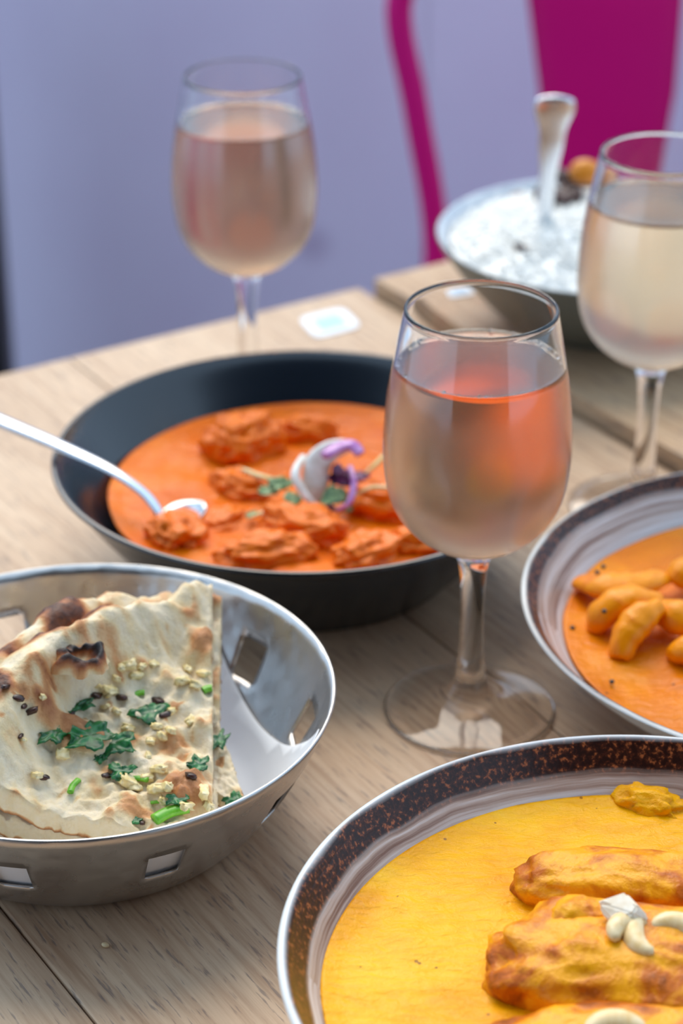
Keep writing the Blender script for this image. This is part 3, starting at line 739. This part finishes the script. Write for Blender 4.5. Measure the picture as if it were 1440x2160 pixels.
# ------------------------------------------------------------------ naan
NA = Vector((-.047, .673, .033))
def plane_z(x, y, z0=0.0): return .033+z0+.235*(y-.675)+.10*(-(x+.047))
class Naan:
    def __init__(s, A, phi, R, ridge, seed, dz=0.0, th=.0085, w=.15, cr=.86, bub=1.0):
        s.A, s.phi, s.R, s.ridge, s.seed, s.dz, s.th, s.w, s.cr, s.bub = A, phi, R, ridge, seed, dz, th, w, cr, bub
    def polar(s, x, y):
        dx, dy = x-s.A.x, y-s.A.y; return math.hypot(dx, dy), math.degrees(math.atan2(dy, dx)) % 360
    def crest(s, ph): return lerp_table(s.cr, ph) if isinstance(s.cr, list) else s.cr
    def top(s, x, y):
        rho, ph = s.polar(x, y); R = lerp_table(s.R, ph); q = rho/R
        h = lerp_table(s.ridge, ph); cr = s.crest(ph); d = (q-cr)/s.w
        if q > cr: d = (q-cr)/(1.02-cr)*1.5
        z = plane_z(x, y, s.dz)+h*math.exp(-d*d)
        p = Vector((x, y, s.seed*.37))
        z += s.bumps(p)*(1-.45*math.exp(-d*d)*min(1, h/.02))
        if q > .93: z -= .004*((q-.93)/.07)**2
        return z
    def bumps(s, p):
        return s.bub*(.0046*noise.noise(p*62)+.0034*noise.noise(p*125+Vector((4, 2, 0)))+.0020*noise.noise(p*230)+.0010*noise.noise(p*480)+.0080*max(0, noise.noise(p*48+Vector((5, 1, 2)))-.10))
    def toast(s, x, y):
        rho, ph = s.polar(x, y); q = rho/lerp_table(s.R, ph); p = Vector((x, y, s.seed*.37))
        rid = math.exp(-((q-s.crest(ph)-.02)/.14)**2)
        n1 = noise.noise(p*62+Vector((1, 8, 3)))+.4*noise.noise(p*150)
        hgt = max(0, min(1.2, (s.top(x, y)-plane_z(x, y, s.dz)-.002)/.022))
        loc = s.bumps(p)/.006                                   # blisters brown first
        n2_ = max(0, noise.noise(p*95+Vector((9, 4, 1)))-.22)
        t = .05+.85*max(0, loc-.18)*(.60+.7*hgt)+1.25*max(0, n1-.0)*hgt+.55*n2_
        for c_, rad, k in getattr(s, 'spots', ()):
            dd = ((x-c_.x)**2+(y-c_.y)**2)/rad**2
            if dd < 5: t += k*math.exp(-dd)*(.75+.9*noise.noise(p*230+Vector((2, 2, 2))))
        sp = max(0, noise.noise(p*210+Vector((3, 3, 9)))-.50)*2.0
        return min(.46+.36*min(1, hgt), t+sp)
    def build(s, label, group, spots=()):
        s.spots = [(s.hit(px, py), rad, k) for px, py, rad, k in spots]
        NS, NP = 120, 110; vs, fs, ts = [], [], []
        a0, a1 = s.phi
        for lay in (0, 1, 2, 3):
            for i in range(NS+1):
                q = .015+.985*i/NS
                for k in range(NP+1):
                    ph = a0+(a1-a0)*k/NP
                    R = lerp_table(s.R, ph); a = math.radians(ph)
                    jag = 1+.012*noise.noise(Vector((ph*.12, s.seed, 0)))
                    rr = q*R*jag; x, y = s.A.x+rr*math.cos(a), s.A.y+rr*math.sin(a)
                    e = min(k, NP-k)/NP
                    if e < .02:                                  # ragged cut edges
                        jx = .0007*noise.noise(Vector((q*60, s.seed, k)))
                        x += jx*-math.sin(a); y += jx*math.cos(a)
                    z = s.top(x, y); t = s.toast(x, y)
                    if lay:
                        if lay > 1 and 0 < k < NP: vs.append(None); ts.append(0); continue
                        thk = s.th*(1-.75*max(0, (q-.9)/.1)**2)
                        zb = min(z-thk*.6, plane_z(x, y, s.dz)-thk+.62*max(0, z-plane_z(x, y, s.dz)))
                        if lay == 1: z = zb; t = .60
                        else:                                        # crumb of the cut side
                            u = .35 if lay == 2 else .85
                            z = z+(zb-z)*u; pit = noise.noise(Vector((q*34, u*9, s.seed))); t = .14+max(0, pit)*.10
                            jx = -.0016*max(0, pit)*(1 if k == 0 else -1); x += jx*math.sin(a); y -= jx*math.cos(a)
                    if e == 0 and lay == 0: t = max(.14, t)
                    z = max(z, .0045+.001*lay); dx, dy = x-SC[0], y-SC[1]; rw = steel_profile(z)-.0035; rd = math.hypot(dx, dy)
                    if z < .056 and rd > rw: x, y = SC[0]+dx*rw/rd, SC[1]+dy*rw/rd
                    vs.append((x, y, z)); ts.append(t)
        keep = [i for i, v in enumerate(vs) if v is not None]; ren = {j: i for i, j in enumerate(keep)}
        vs = [vs[i] for i in keep]; ts = [ts[i] for i in keep]
        h = (NS+1)*(NP+1)
        for i in range(NS):
            for k in range(NP):
                a = i*(NP+1)+k; fs.append((a, a+NP+1, a+NP+2, a+1)); fs.append((h+a+1, h+a+NP+2, h+a+NP+1, h+a))
        for i in range(NS):
            for k in (0, NP):
                a = i*(NP+1)+k; b = a+NP+1
                for l0, l1 in ((0, 2), (2, 3), (3, 1)): fs.append((ren[l0*h+a], ren[l0*h+b], ren[l1*h+b], ren[l1*h+a]))
        for k in range(NP):
            for i in (0, NS):
                a = i*(NP+1)+k; fs.append((a, a+1, h+a+1, h+a))
        o = obj('naan_piece', vs, fs, M_NAAN, at=s.A); 
        at = o.data.attributes.new('toast', 'FLOAT', 'POINT'); at.data.foreach_set('value', ts)
        recalc(o); s.o = o
        return tag(o, label, 'naan', group)
    def hit(s, px, py, lift=0.0):
        z = .055
        for _ in range(40):
            p = bp(px, py, z); z += .5*(s.top(p.x, p.y)+lift-z)
        return bp(px, py, z)
gN = 'stacked naan pieces in the steel bowl'
n1 = Naan(NA, (92.5, 171), [(88, .140), (95, .136), (104, .120), (116, .113), (130, .112), (150, .118), (172, .124)],
          [(88, .003), (96, .009), (106, .017), (118, .024), (140, .027), (158, .022), (172, .012)], 1, w=.085, cr=[(92, .92), (108, .87), (125, .83), (145, .76), (165, .70)])
n1.build('topmost blistered garlic naan wedge with puffed crust and green herbs', gN, [(232, 1352, .006, .36), (393, 1287, .005, .36), (420, 1377, .006, .45), (50, 1443, .006, .5), (377, 1593, .006, .4), (300, 1713, .006, .42), (197, 1657, .004, .35), (240, 1617, .004, .35), (87, 1397, .004, .4), (383, 1553, .004, .3), (130, 1420, .004, .22), (330, 1330, .004, .22), (20, 1540, .005, .3), (270, 1560, .004, .25), (440, 1640, .004, .3)])
n2 = Naan(Vector((-.0460, .674, .02)), (91.5, 168), [(84, .139), (96, .143), (108, .142), (120, .135), (135, .128), (150, .126), (172, .124)],
          [(84, .004), (93, .003), (102, .010), (112, .018), (122, .024), (140, .024), (172, .012)], 2, dz=-.0125, th=.009, w=.12, cr=.88)
n2.build('second naan wedge, its browned crust showing behind the topmost one', gN, [(20, 1367, .010, .5), (100, 1307, .009, .4), (180, 1308, .007, .4), (323, 1280, .007, .4), (260, 1275, .005, .3)])
n3 = Naan(Vector((-.050, .671, .01)), (92, 170), [(70, .100), (90, .122), (110, .125), (135, .122), (172, .120)],
          [(70, .003), (110, .008), (172, .008)], 3, dz=-.0255, th=.0085)
n3.build('lowest naan wedge at the bottom of the stack on the paper', gN)
# small flap showing right of the stack
n4 = Naan(Vector((-.0360, .7080, .02)), (107, 165), [(100, .055), (165, .050)], [(100, .001), (165, .002)], 5, dz=-.0130, th=.006, bub=.7)
n4.build('small naan corner with herbs showing at the right of the stack', gN)
# burst blister
def blister():
    c = n1.hit(170, 1392); vs, fs, ts = [], [], []
    n = 48
    prof = [(.0128, -.0030, .30), (.0118, .0005, .42), (.0104, .0034, .62), (.0088, .0056, .80), (.0072, .0068, .95), (.0062, .0062, 1.0), (.0058, .0035, .85), (.0048, .0002, .45), (.0020, -.0012, .20)]
    for r, z, t in prof:
        for k in range(n):
            a = 2*PI*k/n; j = noise.noise(Vector((math.cos(a)*2.2, math.sin(a)*2.2, r*120)))
            rim = max(0, z/.0068)
            vs.append(c+.82*Vector((r*1.15*(1+.25*j)*math.cos(a)+.002*rim, r*.95*(1+.25*j)*math.sin(a)-.0012*rim, z*.8*(1+.45*j)+.0012*rim*math.sin(a*2+.5)))); ts.append(max(0, min(1, t+.35*j)))
    for i in range(len(prof)-1):
        for k in range(n): fs.append((i*n+k, i*n+(k+1) % n, (i+1)*n+(k+1) % n, (i+1)*n+k))
    fs.append(tuple((len(prof)-1)*n+k for k in range(n)))
    o = obj('burst_blister', vs, fs, M_NAAN, n1.o); at = o.data.attributes.new('toast', 'FLOAT', 'POINT'); at.data.foreach_set('value', ts)
    o['label'] = 'charred burst blister'
blister()
gH = 'herbs and garlic on the naan'
def nleaf(px, py, size, rz, label, seed, mat=None, lift=.0012, tilt=.25, aspect=.75, frill=.22, lobes=5, nn=None):
    leaf('coriander_leaf', 0, 0, 0, size, rz, tilt, mat or M_CORI, label, 'leaf', gH, seed, aspect, frill, lobes, c=(nn or n1).hit(px, py, lift))
nleaf(190, 1552, .0088, .3, 'large dark coriander leaf, left lobe, middle of the naan', 1)
nleaf(240, 1566, .0082, -.3, 'large dark coriander leaf just right of its twin', 2)
nleaf(112, 1546, .0062, .9, 'coriander leaf in the fold at the left of the naan', 3)
nleaf(163, 1489, .0066, .5, 'coriander leaf tucked under the puffed crust', 4, aspect=.4)
nleaf(316, 1503, .0072, .5, 'dark coriander leaf upper right of the large pair', 5, aspect=.6, lobes=3)
nleaf(252, 1625, .0042, .2, 'tiny three pointed coriander leaf below the large pair', 6, lobes=3, frill=.4)
nleaf(418, 1612, .0048, 1.0, 'small dark coriander leaf near the right cut edge', 7)
nleaf(373, 1684, .0042, .4, 'small coriander leaf above the bright chive slice', 8)
nleaf(211, 1600, .0026, .4, 'tiny coriander speck below the large leaves', 9)
nleaf(462, 1560, .0062, 1.2, 'dark coriander leaf at the right edge of the stack', 10, aspect=.5, nn=n2)
nleaf(497, 1688, .0048, .2, 'coriander leaf on the small corner at the right', 11, nn=n4)
nleaf(285, 1760-30, .0022, .2, 'tiny green speck near the front edge of the naan', 12)
def chive(px, py, L, rz, r, label, seed):
    c = n1.hit(px, py, r*.8); d = Vector((math.cos(rz), math.sin(rz), .1))*L/2; s = Vector((-d.y, d.x, 0)).normalized()*L*.10
    v, f = sweep(curve3([c-d, c+s, c+d], 5), r, r*.7, 10); o = obj('chive_piece', v, f, M_CHIVE, at=c); recalc(o); tag(o, label, 'herb', gH)
chive(157, 1658, .0075, 1.25, .0013, 'short green chive piece standing at the lower left of the naan', 1)
chive(292, 1644, .0072, -.25, .0013, 'short green chive piece lying in the middle of the naan', 2)
chive(362, 1716, .0135, .45, .0027, 'thick bright green chive slice near the front rim', 3)
chive(345, 1694, .0100, -.2, .0008, 'thin green stalk above the thick chive slice', 4)
chive(437, 1454, .0040, .4, .0018, 'green chive bit near the right cut edge of the naan', 5)
chive(294, 1463, .0040, .3, .0014, 'green chive bit high on the naan', 6)
rg = random.Random(5)
garl = [(326, 1666, 1.5), (352, 1660, 1.4), (430, 1672, 1.4), (336, 1622, 1.2), (312, 1594, .9), (385, 1436, 1.3), (412, 1446, 1.2), (268, 1404, 1.4), (286, 1424, 1.0), (255, 1408, .9), (232, 1458, 1.5), (214, 1452, 1.2),
        (268, 1535, 1.1), (330, 1532, .9), (342, 1552, 1.0), (360, 1540, .9), (272, 1650, 1.4), (283, 1660, 1.2), (310, 1640, .9), (132, 1590, 1.1), (395, 1410, .9), (428, 1420, .9), (245, 1430, .9), (402, 1520, .9), (360, 1500, .9),
        (390, 1700, 1.2), (300, 1405, .8), (325, 1400, .7), (90, 1470, .8), (48, 1560, .6), (78, 1635, 1.0), (440, 1700, 1.3), (318, 1563, 1.0), (246, 1500, .8), (222, 1490, .7), (345, 1690, .9)]
for i, (px, py, s) in enumerate(garl):
    c = n1.hit(px, py, .0008); r = .0021*s
    o = obj('garlic_bit', *lump(c, (r*rg.uniform(.9, 1.5), r*rg.uniform(.6, 1), r*.6), (rg.random()*.7, rg.random()*.7, rg.random()*3), .55, 1.6, i+20, 3, .6), M_GARLIC, at=c)
    tag(o, 'pale yellow bit of chopped garlic on the topmost naan', 'garlic', 'chopped garlic bits on the naan')
for i, (px, py, s) in enumerate([(63, 1500, 1.5), (255, 1471, 1.4), (333, 1478, 1.5), (205, 1466, 1.4), (402, 1636, 1.4), (348, 1508, 1.0), (225, 1636, .9), (38, 1472, 1.1), (92, 1640, .9), (150, 1505, .7), (44, 1552, .7), (300, 1735, .8), (235, 1322, 1.0), (50, 1490, .8), (12, 1448, 1.0)]):
    c = n1.hit(px, py, .0006); r = .0017*s
    o = obj('charred_flake', *lump(c, (r*1.4, r*.8, r*.5), (rg.random()*.5, rg.random()*.5, rg.random()*3), .35, 1.5, i+70, 2, .7), M_CHAR, at=c)
    tag(o, 'small dark charred flake on the topmost naan', 'charred flake', 'charred flakes on the naan')

# ------------------------------------------------------------------ cutlery
def spoon_black():
    root = empty('spoon', bp(350, 1100, OS), 'steel spoon resting in the black bowl, handle over its left rim', 'spoon')
    hp = curve3([bp(-70, 858, .0735), bp(0, 888, .0690), bp(135, 945, .0600), bp(235, 992, .0545), bp(305, 1042, .0470), bp(338, 1086, .0400), bp(350, 1108, .0330)], 8)
    k = len(hp)
    Wd = [lerp_table([(0, .0056), (.2, .0050), (.5, .0034), (.8, .0026), (1, .0030)], i/(k-1)) for i in range(k)]
    obj('handle', *sweep(hp, Wd, [w*.42 for w in Wd], 14), M_CUTLERY, root)
    # the shallow oval bowl of the spoon, dipping under the sauce with its tip out
    a, b = bp(346, 1100, .0335), bp(434, 1067, .0385); d = (b-a); L = d.length; t = d.normalized(); s = t.cross(Vector((0, 0, 1))).normalized(); u = s.cross(t)
    vs, fs = [], []; NI, NJ = 14, 12
    for lay in (0, 1):
        for i in range(NI+1):
            x = i/NI; w = .0125*math.sin(PI*min(1, .08+.90*x))**.55*(1-.25*x)
            for j in range(NJ+1):
                y = -1+2*j/NJ; dep = -.0055*(1-y*y)*math.sin(PI*min(1, .05+.92*x))
                vs.append(a+t*(L*1.0*x)+s*(w*y)+u*(dep+.0008-lay*.0009))
    h = (NI+1)*(NJ+1)
    for i in range(NI):
        for j in range(NJ):
            q = i*(NJ+1)+j; fs.append((q, q+1, q+NJ+2, q+NJ+1)); fs.append((h+q+NJ+1, h+q+NJ+2, h+q+1, h+q))
        for j in (0, NJ):
            q = i*(NJ+1)+j; fs.append((q, q+NJ+1, h+q+NJ+1, h+q))
    for j in range(NJ):
        for i in (0, NI):
            q = i*(NJ+1)+j; fs.append((q, q+1, h+q+1, h+q))
    recalc(obj('spoon_bowl', vs, fs, M_CUTLERY, root))
spoon_black()
def spoon_rice():
    root = empty('spoon', (.1145, 1.205, .06), 'steel spoon standing upright in the white rice', 'spoon')
    hp = curve3([(.1140, 1.205, .055), (.1142, 1.2035, .085), (.1150, 1.201, .110), (.1158, 1.199, .130), (.1163, 1.198, .1430), (.1165, 1.1975, .1500)], 8)
    k = len(hp)
    Wd = [lerp_table([(0, .0046), (.3, .0046), (.55, .0072), (.80, .0114), (.90, .0108), (.96, .0075), (1, .0012)], i/(k-1)) for i in range(k)]
    obj('handle', *sweep(hp, Wd, [max(.0008, w*.22) for w in Wd], 16, (0, -1, .2)), M_CUTLERY, root)
    obj('spoon_bowl', *lump((.1138, 1.206, .046), (.017, .004, .014), (0, 0, 0), .05, 1, 3, 3), M_CUTLERY, root)
spoon_rice()

# ------------------------------------------------------------------ rice and spices
def rice():
    rnd = random.Random(3); vs, fs = [], []
    c = Vector((RC[0], RC[1], T2Z)); n, R = 90, 26
    def hz(r, x, y): return .048+.020*max(0, 1-(r/.088)**2)+.0022*noise.noise(Vector((x, y, 0))*90)+.0012*noise.noise(Vector((x, y, 3))*240)
    vs.append(c+Vector((0, 0, hz(0, 0, 0))))
    for i in range(1, R+1):
        r = .0865*i/R
        for k in range(n):
            a = 2*PI*k/n; x, y = r*math.cos(a), r*math.sin(a); vs.append(c+Vector((x, y, hz(r, x, y))))
    for k in range(n): fs.append((0, 1+k, 1+(k+1) % n))
    for i in range(R-1):
        for k in range(n):
            p, q = 1+i*n+k, 1+i*n+(k+1) % n; fs.append((p, p+n, q+n, q))
    V, F = ico(1)
    from mathutils import Euler
    for _ in range(2600):
        r = .085*math.sqrt(rnd.random()); a = rnd.random()*2*PI; x, y = r*math.cos(a), r*math.sin(a)
        M = Euler((rnd.gauss(0, .35), rnd.gauss(0, .35), rnd.random()*PI)).to_matrix(); o0 = len(vs); p = c+Vector((x, y, hz(r, x, y)+.0006))
        for v in V: vs.append(p+M @ Vector((v.x*.0034, v.y*.0009, v.z*.0009)))
        fs.extend(tuple(i+o0 for i in f) for f in F)
    o = obj('white_rice', vs, fs, M_RICE, at=c+Vector((0, 0, .03)))
    tag(o, 'heap of fluffy white rice in the grey bowl', 'rice', kind='stuff')
    return lambda x, y: T2Z+hz(math.hypot(x-c.x, y-c.y), x-c.x, y-c.y)
rice_z = rice()
def rice_hit(px, py):
    z = .07
    for _ in range(40):
        p = bp(px, py, z); z += .5*(rice_z(p.x, p.y)-z)
    return bp(px, py, z)
def star_anise(px, py, size, label, seed, lift=.002):
    c = rice_hit(px, py)+Vector((0, 0, lift)); root = empty('star_anise', c, label, 'spice', 'whole spices on the rice')
    for k in range(8):
        a = 2*PI*k/8+seed; d = Vector((math.cos(a), math.sin(a), .25))
        obj('pod', *sweep(curve3([c, c+d*size*.5+Vector((0, 0, .0008)), c+d*size], 4), [.0010]+[.0030]*4+[.0027]*3+[.0006], None, 8), M_STAR, root)
star_anise(1176, 428, .0150, 'brown star anise on the rice beside the standing spoon', .3)
def spice(name, px, py, rad, rz, mat, label, cat, seed, lift=.002, amp=.2):
    c = bp(px, py, lift) if lift > .05 else rice_hit(px, py)+Vector((0, 0, lift)); o = obj(name, *lump(c, rad, (0, .2, rz), amp, 1.6, seed, 3), mat, at=c); tag(o, label, cat, 'whole spices on the rice')
star_anise(1216, 400, .0170, 'dark star anise piled behind the right glass', .8, .004)
spice('spice_pod', 1195, 375, (.006, .004, .004), .4, M_STAR, 'small dark spice pod leaning on the star anise pile', 'spice', 2, .083)
spice('orange_garnish', 1235, 362, (.010, .008, .0075), .2, M_CARROT, 'orange yellow garnish on the rice next to the right glass', 'garnish', 3, .0885, .12)
spice('clove', 1102, 528, (.0058, .0024, .0022), -.6, M_STAR, 'single dark clove lying on the front of the rice', 'spice', 4, .001)
spice('cinnamon_piece', 1092, 415, (.0085, .0022, .0020), .9, plain('cinnamon_brown', (170, 136, 124), .5), 'pale brown cinnamon bark piece at the back left of the rice', 'spice', 5, .001)

# ------------------------------------------------------------------ crumbs on the table
c = bp(222, 1993, .0009); o = obj('sesame_seed', *lump(c, (.0016, .0011, .0008), (0, 0, -.5), .1, 1, 2, 2), M_SESAME, at=c); tag(o, 'single pale sesame seed on the bare wood in front of the steel bowl', 'seed')
